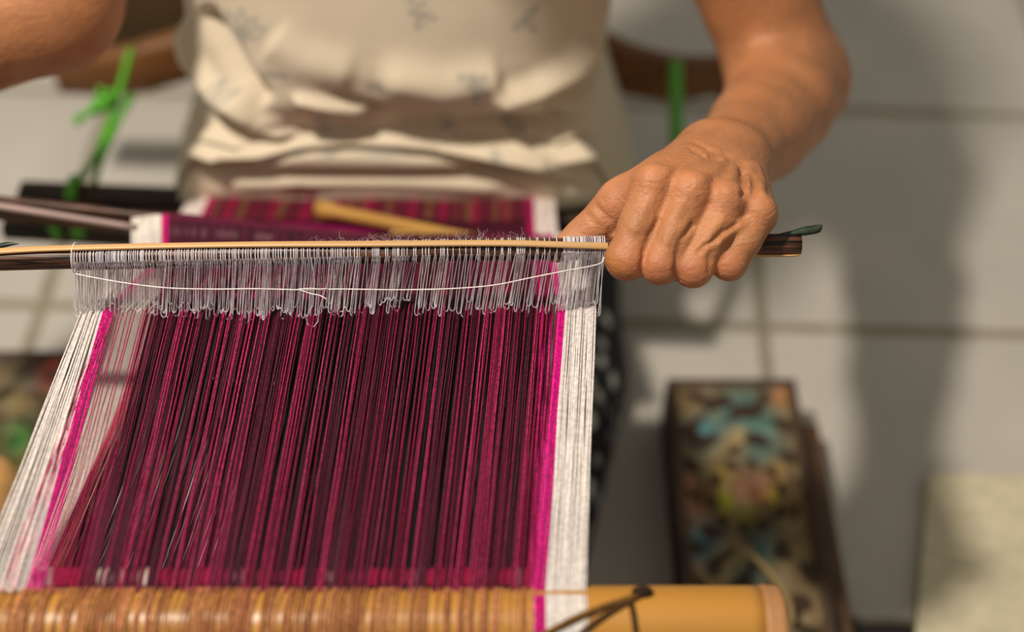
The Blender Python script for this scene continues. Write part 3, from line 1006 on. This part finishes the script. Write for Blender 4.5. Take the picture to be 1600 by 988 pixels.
# woven cloth from the fell to the weaver's lap
NCc, NRc = 240, 40
XC0, XC1 = Xat(297, .985), Xat(866, .985)
xs = np.linspace(XC0, XC1, NCc)
sv = np.linspace(0, 1, NRc)
rows, cols = [], []
uu = 800 + xs / .985 * FPX
for s in sv:
    v = fr(378, 296, s); t = fr(.905, .992, s)
    y, z = P(800, v, t)[1:]
    k = t / .985
    rows.append(np.stack([xs, np.full(NCc, y), np.full(NCc, z) + .0015 * np.sin(uu * .03 + s * 3)], 1))
    c = np.tile(lin(96, 22, 42), (NCc, 1))
    gold = (np.sin(uu * .31) + np.sin(uu * .113 + 1.0)) > 1.05
    red = (np.sin(uu * .27 + 2) + np.sin(uu * .12)) > 1.0
    c[red] = lin(140, 14, 60)
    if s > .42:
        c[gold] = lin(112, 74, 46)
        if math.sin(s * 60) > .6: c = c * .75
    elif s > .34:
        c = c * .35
    else:
        c = np.tile(lin(128, 2, 74), (NCc, 1)) * (1 + .1 * np.sin(uu * .3))[:, None]
        c[uu > 655] = lin(66, 10, 32)
    e = (uu < 328) | (uu > 834)
    c[e] = lin(222, 208, 202)
    c[((uu >= 328) & (uu < 340)) | ((uu > 822) & (uu <= 834))] = lin(156, 6, 80)
    cols.append(c)
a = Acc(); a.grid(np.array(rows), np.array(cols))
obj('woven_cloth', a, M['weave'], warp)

# warp sheet lifted over the weaving sword
tops = spline([(205, 337, 0), (253, 332, 0), (330, 338, 0), (450, 352, 0), (560, 366, 0), (640, 378, 0)], 120)
rows = []
cols = []
for j, q in enumerate(np.linspace(0, 1, 12)):
    r_, c_ = [], []
    for (u, v, _) in tops:
        vv = v + (404 - v) * q
        t = .846 - .010 * math.sin(min(q * 3, 1.57)) + .0 * q
        if q == 0: t = .856
        r_.append(P(u, vv, t))
        col = lin(70, 20, 38) if (math.sin(u * .9) > -.2) else lin(50, 18, 30)
        if q < .12: col = lin(92, 20, 50)
        if .3 < q < .5 and math.sin(u * 1.3) > 0: col = lin(92, 56, 66)
        if u < 252: col = lin(206, 198, 190)
        elif u < 262: col = lin(176, 8, 96)
        c_.append(col)
    rows.append(r_); cols.append(c_)
a = Acc(); a.grid(np.array(rows)[:, ::-1], np.array(cols)[:, ::-1])
obj('lifted_warp', a, M['weave'], warp)

# ------------------------------------------------------------------ sticks and beams of the loom
def bar(p0, p1, h, w, col, n=14, nose=0.0):
    """flattened, softened wooden bar; h along the lens' up, w along its depth"""
    p0, p1 = np.asarray(p0), np.asarray(p1)
    d = (p1 - p0) / np.linalg.norm(p1 - p0)
    up = np.array([0, 0, 1.0]); up = up - d * (up @ d); up /= np.linalg.norm(up)
    sd = np.cross(d, up)
    ang = np.linspace(0, 2 * math.pi, 20, endpoint=False)
    rows = []
    for q in np.linspace(0, 1, n):
        k = 1.0
        if nose: k = min(1.0, .35 + .65 * math.sqrt(min(q, 1 - q) / nose)) if min(q, 1 - q) < nose else 1.0
        rows.append([p0 + (p1 - p0) * q + up * h / 2 * k * math.copysign(abs(math.sin(t)) ** .5, math.sin(t)) + sd * w / 2 * math.copysign(abs(math.cos(t)) ** .5, math.cos(t)) for t in ang])
    a = Acc(); a.grid(np.array(rows), col, closed=True)
    a.add(rows[0], [tuple(range(19, -1, -1))], col); a.add(rows[-1], [tuple(range(20))], col)
    return a

o = obj('cloth_beam', bar(P(35, 309, 1.005), P(1010, 350, 1.005), .021, .022, lin(52, 36, 24)), M['dark_wood'])
tag(o, 'long dark wooden bar across the lap under the blouse hem, cloth wound over it', 'beam')
o = obj('clamp_bar', bar(P(8, 357, .985), P(330, 378, .985), .014, .014, lin(44, 30, 20)), M['dark_wood'])
tag(o, 'shorter dark wooden bar lying beneath the long lap beam, left of the cloth', 'bar')

sword = thing('weaving_sword', 'flat dark wooden weaving sword slanting into the warp from the left edge', 'sword')
s0, s1 = P(-90, 316, .855), P(660, 394, .862)
obj('blade', bar(s0, s1, .021, .006, lin(66, 42, 28), n=30, nose=.06), M['dark_wood'], sword)
a = Acc()
e0, e1 = P(-90, 308, .838), P(214, 356, .838)
a.tube(np.array([tri(e0, e1, q) for q in np.linspace(0, 1, 12)]), np.full(12, .0021), n=8, col=lin(150, 128, 122))  # highlight on the blade edge, put in as a pale strip
obj('edge_highlight', a, M['wood'], sword)['label'] = 'pale strip standing in for the highlight along the blade edge'

stick = thing('bamboo_stick', 'short yellow bamboo stick lying slantwise on the woven cloth', 'stick')
a = Acc()
a.tube(np.array([tri(P(497, 326, .935), P(760, 378, .885), q) for q in np.linspace(0, 1, 16)]), np.interp(np.linspace(0, 1, 16), [0, .05, .12, 1], [.0062, .0070, .0048, .0042]), n=14, col=lin(178, 134, 66))
obj('shaft', a, M['bamboo'], stick)
a = Acc()
a.tube(np.array([tri(P(612, 367, .895), P(752, 376, .88), q) for q in np.linspace(0, 1, 8)]), .0034, n=10, col=lin(186, 144, 78))
obj('split_piece', a, M['bamboo'], stick)

o = obj('shed_stick', bar(P(310, 584, .722), P(838, 634, .712), .004, .009, lin(20, 12, 14), n=20, nose=.04), M['dark_wood'])
tag(o, 'thin black slat lying between the two warp layers', 'slat')

# bamboo beam
beam = thing('warp_beam', 'thick yellow bamboo beam along the bottom edge with the warp passing over', 'beam')
ub = lambda u: Xat(u, .615)
a = Acc()
xsb = np.linspace(ub(-90), ub(1187), 60)
path = np.stack([xsb, np.full(60, BEAM_Y), np.full(60, BEAM_Z)], 1)
path[:, 2] += (xsb - xsb[0]) * 0.006 - .001
a.tube(path, BEAM_R * (1 + .01 * np.sin(xsb * 30)), n=40, col=lin(180, 128, 54))
obj('culm', a, M['bamboo'], beam)
a = Acc()
xe = np.linspace(ub(1186), ub(1219), 8)
path = np.stack([xe, np.full(8, BEAM_Y), np.full(8, BEAM_Z + .0018)], 1)
a.tube(path, np.array([1.0, 1.015, 1.01, 1.0, 1.0, 1.0, .99, .94]) * BEAM_R, n=40, col=lin(172, 124, 80))
obj('end_band', a, M['wood'], beam)['label'] = 'brownish cut end of the bamboo'

# lashing
lash = thing('lashing_cord', 'dark twisted cord knotted around the bamboo beam beside the white border', 'cord')
def on_beam(u, v, lift=.0012):
    d = FW + (u - 800) / FPX * RT - (v - 494) / FPX * UP
    oy, oz = CAM[1] - BEAM_Y, CAM[2] - BEAM_Z
    R = BEAM_R + lift
    A, B, Cc = d[1] ** 2 + d[2] ** 2, 2 * (oy * d[1] + oz * d[2]), oy ** 2 + oz ** 2 - R * R
    D = B * B - 4 * A * Cc
    t = (-B - math.sqrt(D)) / (2 * A) if D > 0 else -B / (2 * A)
    return CAM + t * d
a = Acc()
for off, uvs in ((0, [(1006, 924), (975, 938), (935, 955), (890, 975), (850, 995)]), (.4, [(1003, 930), (965, 950), (930, 972), (905, 992)]), (.2, [(1006, 927), (960, 941), (910, 960), (870, 980), (838, 998)])):
    pp = np.array([on_beam(u, v, .0014 + off * .002) for u, v in uvs])
    a.tube(spline(pp, 20), .0012, n=7, col=lin(*((74, 50, 24) if off != .2 else (120, 84, 36))))
obj('strand', a, M['cord'], lash)
a = Acc()
a.tube(spline(np.array([on_beam(u, v) for u, v in [(985, 940), (990, 960), (994, 990)]]), 12), .0014, n=7, col=lin(62, 42, 22))
obj('tail', a, M['cord'], lash)
a = Acc()
kc = on_beam(1004, 926, .002)
th = np.linspace(0, 2 * math.pi, 12, endpoint=False)
rows = [[kc + .0032 * np.array([math.sin(p) * math.cos(t) * 1.6, math.sin(p) * math.sin(t), math.cos(p)]) for t in th] for p in np.linspace(.05, 3.09, 9)]
a.grid(np.array(rows), lin(40, 30, 20), closed=True)
obj('knot', a, M['cord'], lash)

# back yoke
yk = [G(92, 112, .15), G(200, 108, .155), G(292, 84, .16), np.array([-.085, .975, .165]), G(925, 88, .16), G(990, 110, .155), G(1060, 122, .15), G(1120, 118, .15), G(1190, 120, .15)]
yp = spline(yk, 60)  # bent like a bow around the back
rows, cols = [], []
hgt = np.interp(np.linspace(0, 1, 60), [0, .1, .5, .80, .86, .9, .93, 1], [.040, .046, .055, .040, .034, .046, .040, .034])
for i, p in enumerate(yp):
    t = yp[min(i + 1, 59)] - yp[max(i - 1, 0)]; t /= np.linalg.norm(t)
    sd = np.cross(t, (0, 0, 1)); sd /= np.linalg.norm(sd)
    ang = np.linspace(0, 2 * math.pi, 16, endpoint=False)
    rows.append([p + np.array([0, 0, 1]) * hgt[i] / 2 * math.copysign(abs(math.sin(q)) ** .5, math.sin(q)) + sd * .011 * math.copysign(abs(math.cos(q)) ** .5, math.cos(q)) for q in ang])
a = Acc(); a.grid(np.array(rows), lin(116, 74, 36), closed=True)
a.add(rows[0], [tuple(range(16))], lin(116, 74, 36)); a.add(rows[-1], [tuple(range(15, -1, -1))], lin(116, 74, 36))
o = obj('back_yoke', a, M['wood'])
tag(o, 'curved brown wooden yoke passing behind the back of the weaver', 'yoke')

# padded brown shape added to fill the dark area behind the yoke
a = Acc()
c0 = G(232, 28, .03)
th_ = np.linspace(0, 2 * math.pi, 40, endpoint=False)
rows, cols = [], []
pw = lambda q, e: np.sign(q) * np.abs(q) ** e
for ph in np.linspace(-1.55, 1.55, 24):
    cr0 = np.cos(ph) ** .45
    x = .075 * cr0 * pw(np.cos(th_), .6); y = .06 * cr0 * pw(np.sin(th_), .6)
    rows.append(np.stack([c0[0] + x, c0[1] + y, .0455 + .045 * math.sin(ph) + .003 * np.sin(x * 90) * np.cos(y * 70) * cr0], 1))
    c = np.tile(lin(62, 46, 24), (40, 1))
    cols.append(c)
a.grid(np.array(rows), np.array(cols), closed=True)
o = obj('dark_filler', a, M['cloth'])
tag(o, 'dark brown padded shape added to fill the dark area behind the yoke, left of the blouse', 'dark_filler')

# green cords
GR = lin(84, 168, 36)
cl = thing('green_cord', 'bright green plastic cord knotted between yoke and lap beam, left of the blouse', 'cord')
def ribbon(uvt, r, n=24):
    a = Acc(); a.tube(spline(np.array([P(*q) for q in uvt]), n), r, n=8, col=GR); return a
obj('strand', ribbon([(204, 78, 1.10), (190, 130, 1.08), (172, 190, 1.06), (150, 245, 1.03), (116, 290, .99)], .0030), M['plastic'], cl)
obj('strand', ribbon([(200, 150, 1.085), (180, 200, 1.06), (160, 245, 1.03), (148, 286, 1.0)], .0024), M['plastic'], cl)
obj('strand', ribbon([(210, 150, 1.09), (196, 172, 1.07), (178, 200, 1.06)], .0018), M['plastic'], cl)
a = Acc()
for c_, r_ in (((163, 158, 1.06), .008), ((152, 168, 1.058), .006), ((172, 150, 1.062), .006)):
    k0 = P(*c_)
    rows = [[k0 + r_ * np.array([math.sin(p) * math.cos(t), math.sin(p) * math.sin(t), math.cos(p)]) for t in th] for p in np.linspace(.05, 3.09, 9)]
    a.grid(np.array(rows), GR, closed=True)
obj('knot', a, M['plastic'], cl)
obj('loose_end', ribbon([(158, 165, 1.06), (140, 176, 1.05), (124, 184, 1.05), (119, 196, 1.05)], .0030), M['plastic'], cl)
obj('loose_end', ribbon([(160, 155, 1.06), (158, 144, 1.05), (156, 136, 1.05)], .0024), M['plastic'], cl)
obj('loop_around_beam', ribbon([(116, 280, .985), (111, 295, .975), (110, 312, .975)], .0042, 10), M['plastic'], cl)
obj('short_tail', ribbon([(80, 352, .965), (86, 362, .965), (94, 372, .965)], .0030, 8), M['plastic'], cl)
obj('short_tail', ribbon([(112, 360, .965), (122, 366, .965), (132, 362, .965)], .0032, 8), M['plastic'], cl)
cr_ = thing('green_cord', 'flat green plastic cord hanging from the yoke behind the gripping hand', 'cord')
obj('strand', ribbon([(1056, 100, 1.13), (1056, 160, 1.10), (1055, 240, 1.06), (1030, 300, 1.02), (1000, 345, 1.0)], .0058), M['plastic'], cr_)

# ------------------------------------------------------------------ carved loom stands
def stand(label, x0, x1, y0, y1, ztop, blobs, base, rosette, side, ledge):
    t = thing('carved_stand', label, 'loom stand', 'carved painted loom stands')
    nx, ny = 70, 170
    X = np.linspace(x0, x1, nx); Y = np.linspace(y0, y1, ny)
    XX, YY = np.meshgrid(X, Y)
    U, Vv, _ = proj(np.stack([XX, YY, np.full_like(XX, ztop)], -1))
    rs = np.random.default_rng(3)
    Hh = np.zeros_like(XX)
    for k in range(7):
        f1, f2, p1, p2 = rs.uniform(90, 260), rs.uniform(90, 260), rs.uniform(0, 6), rs.uniform(0, 6)
        Hh += np.sin(XX * f1 + 1.5 * np.sin(YY * 60 + p2) + p1) * np.sin(YY * f2 + 1.5 * np.sin(XX * 55) + p2)
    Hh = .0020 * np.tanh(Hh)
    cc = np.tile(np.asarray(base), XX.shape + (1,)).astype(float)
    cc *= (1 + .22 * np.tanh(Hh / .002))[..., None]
    for (u, v, r, c, w) in blobs:
        k = (w * np.exp(-((U - u) ** 2 + (Vv - v) ** 2) / (1.4 * r ** 2)))[..., None]
        cc = cc * (1 - k) + lin(*c) * k
    ru, rv, rr_ = rosette
    d = np.hypot(U - ru, (Vv - rv) * 1.15)
    Hh = np.where(d < rr_ * 1.25, .0045 * np.cos(np.clip(d / rr_, 0, 1.25) * math.pi * 3.2) + .010 * smooth(rr_ * 1.25, rr_ * .2, d), Hh)
    ang = np.arctan2(Vv - rv, U - ru)
    Hh = np.where((d > rr_ * .5) & (d < rr_ * 1.1), Hh + .002 * np.sin(ang * 10), Hh)
    edge = np.minimum(np.minimum(XX - x0, x1 - XX), np.minimum(YY - y0, y1 - YY))
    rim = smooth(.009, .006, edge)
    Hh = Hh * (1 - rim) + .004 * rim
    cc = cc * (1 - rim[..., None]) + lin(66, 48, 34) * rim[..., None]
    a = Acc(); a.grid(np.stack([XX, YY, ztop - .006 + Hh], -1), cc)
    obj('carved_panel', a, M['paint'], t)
    a = Acc(); a.box((x0, y0, 0.0), (x1, y1, ztop - .007), lin(54, 38, 26), ch=.002)
    obj('board', a, M['paint'], t, smooth_=False)
    lx0, lx1, ly1 = ledge
    a = Acc(); a.box((lx0, y0 - .02, 0.0), (lx1, ly1, ztop * .55), lin(88, 62, 40), ch=.003)
    obj('ledge', a, M['wood'], t, smooth_=False)
    a = Acc(); a.box((side - .012, BEAM_Y - .03, 0), (side + .012, BEAM_Y + .03, BEAM_Z - BEAM_R - .0005), lin(80, 54, 34), ch=.002)
    obj('beam_post', a, M['wood'], t, smooth_=False)
    a = Acc(); a.box((min(side - .012, x0), BEAM_Y - .04, 0), (max(side + .012, x1), BEAM_Y + .04, .012), lin(80, 54, 34))
    obj('foot', a, M['wood'], t, smooth_=False)
    return t

ZT = .060
q0, q1 = G(1041, 590, ZT), G(1243, 590, ZT)
RB = [(1160, 640, 34, (44, 120, 120), .8), (1100, 670, 22, (50, 130, 140), .85), (1190, 690, 30, (40, 110, 110), .7), (1155, 680, 14, (190, 160, 110), .8), (1140, 700, 16, (150, 130, 90), .6), (1065, 620, 24, (120, 104, 66), .6), (1222, 612, 14, (190, 130, 84), .8),
      (1180, 770, 26, (132, 76, 62), .7), (1128, 736, 11, (170, 144, 40), .7), (1124, 775, 11, (140, 130, 40), .7), (1135, 790, 11, (150, 150, 30), .8), (1170, 802, 14, (110, 110, 30), .8), (1208, 778, 10, (170, 150, 40), .8), (1212, 735, 12, (180, 140, 40), .7),
      (1072, 750, 20, (150, 84, 66), .7), (1085, 790, 18, (140, 76, 64), .6), (1060, 830, 22, (160, 140, 100), .7), (1098, 845, 28, (30, 96, 108), .85), (1195, 855, 26, (34, 100, 104), .8), (1150, 868, 18, (180, 156, 104), .8), (1130, 885, 16, (150, 130, 84), .7),
      (1225, 860, 16, (160, 140, 80), .7), (1170, 900, 26, (36, 90, 92), .7), (1090, 905, 16, (120, 90, 50), .6), (1060, 900, 14, (150, 100, 70), .6), (1105, 730, 18, (96, 100, 70), .5), (1200, 655, 14, (60, 120, 110), .6)]
stand('carved board with a painted rosette and teal scrolls, lying on the floor below the hand', q0[0], q1[0], .16, q0[1], ZT, RB, lin(116, 96, 64), (1170, 768, 60), .118, (q1[0] + .001, q1[0] + .020, G(1260, 662, .03)[1]))
q1 = G(112, 546, ZT)
LB = [(88, 572, 22, (176, 30, 34), .9), (70, 590, 16, (150, 30, 30), .8), (40, 585, 26, (30, 44, 40), .8), (30, 630, 22, (150, 124, 84), .7), (60, 650, 30, (60, 56, 40), .7), (35, 690, 26, (44, 120, 50), .8), (45, 735, 13, (190, 170, 40), .8), (70, 700, 16, (150, 50, 44), .6), (14, 620, 18, (120, 110, 70), .6), (20, 770, 26, (40, 90, 60), .7), (60, 610, 14, (110, 90, 60), .6)]
stand('carved board with red, green and yellow paint, beside the left warp border', q1[0] - .13, q1[0], .16, q1[1], ZT, LB, lin(104, 88, 60), (20, 690, 50), -.43, (q1[0] - .155, q1[0] - .132, .5))
# round wooden handle at the left edge
a = Acc()
hc = G(-20, 785, .10)
rows = [[hc + np.array([.022 * math.sin(p) * math.cos(t), .036 * math.cos(p), .022 * math.sin(p) * math.sin(t)]) for t in np.linspace(0, 2 * math.pi, 20, endpoint=False)] for p in np.linspace(.05, 3.09, 14)]
a.grid(np.array(rows), lin(196, 150, 92), closed=True)
hc2 = hc.copy()
a.tube(np.array([[hc[0], hc[1], ZT + .003], [hc[0], hc[1], hc[2]]]), .012, n=14, col=lin(180, 136, 84))
o = obj('wooden_knob', a, M['wood'])
tag(o, 'smooth pale wooden knob standing on the carved board at the left edge', 'knob')

# thin cord on the right board
a = Acc()
cp = [G(1140, 848, ZT + .006), G(1172, 866, ZT + .008), G(1200, 892, ZT + .007), G(1222, 922, ZT + .007), G(1234, 946, ZT + .006), G(1238, 975, ZT + .004)]
a.tube(spline(np.array(cp), 30), .0026, n=7, col=lin(150, 128, 88))
o = obj('thin_cord', a, M['cord'])
tag(o, 'thin tan cord curving over the carved board below the hand', 'cord')

# mat and dark stick on the floor at the lower right
m0, m1 = G(1452, 738, .012), G(1432, 988, .012)
a = Acc()
nx, ny = 40, 30
rows = []
for j in range(ny):
    y = fr(.30, m0[1], j / (ny - 1))
    xl = fr(m1[0], m0[0], (y - m1[1]) / (m0[1] - m1[1]))
    rows.append([[fr(xl, xl + .50, i / (nx - 1)), y - .012 * i / (nx - 1), .010 + .0012 * math.sin(i * 1.9) * math.sin(j * 2.1)] for i in range(nx)])
rows = np.array(rows)
a.grid(rows, lin(212, 202, 172))
per = np.concatenate([rows[0], rows[1:, -1], rows[-1, ::-1][1:], rows[::-1, 0][1:]])
low_ = per.copy(); low_[:, 2] = 0.0004
a.grid(np.stack([per, low_])[:, ::-1], lin(180, 168, 134))
o = obj('floor_mat', a, M['mat'])
tag(o, 'beige woven mat on the tiles in the lower right corner', 'mat')
a = bar(G(1262, 983, .006), G(1424, 986, .006), .010, .008, lin(26, 20, 16))
o = obj('floor_stick', a, M['wood'])
tag(o, 'thin black stick on the tiles between carved board and mat', 'stick')
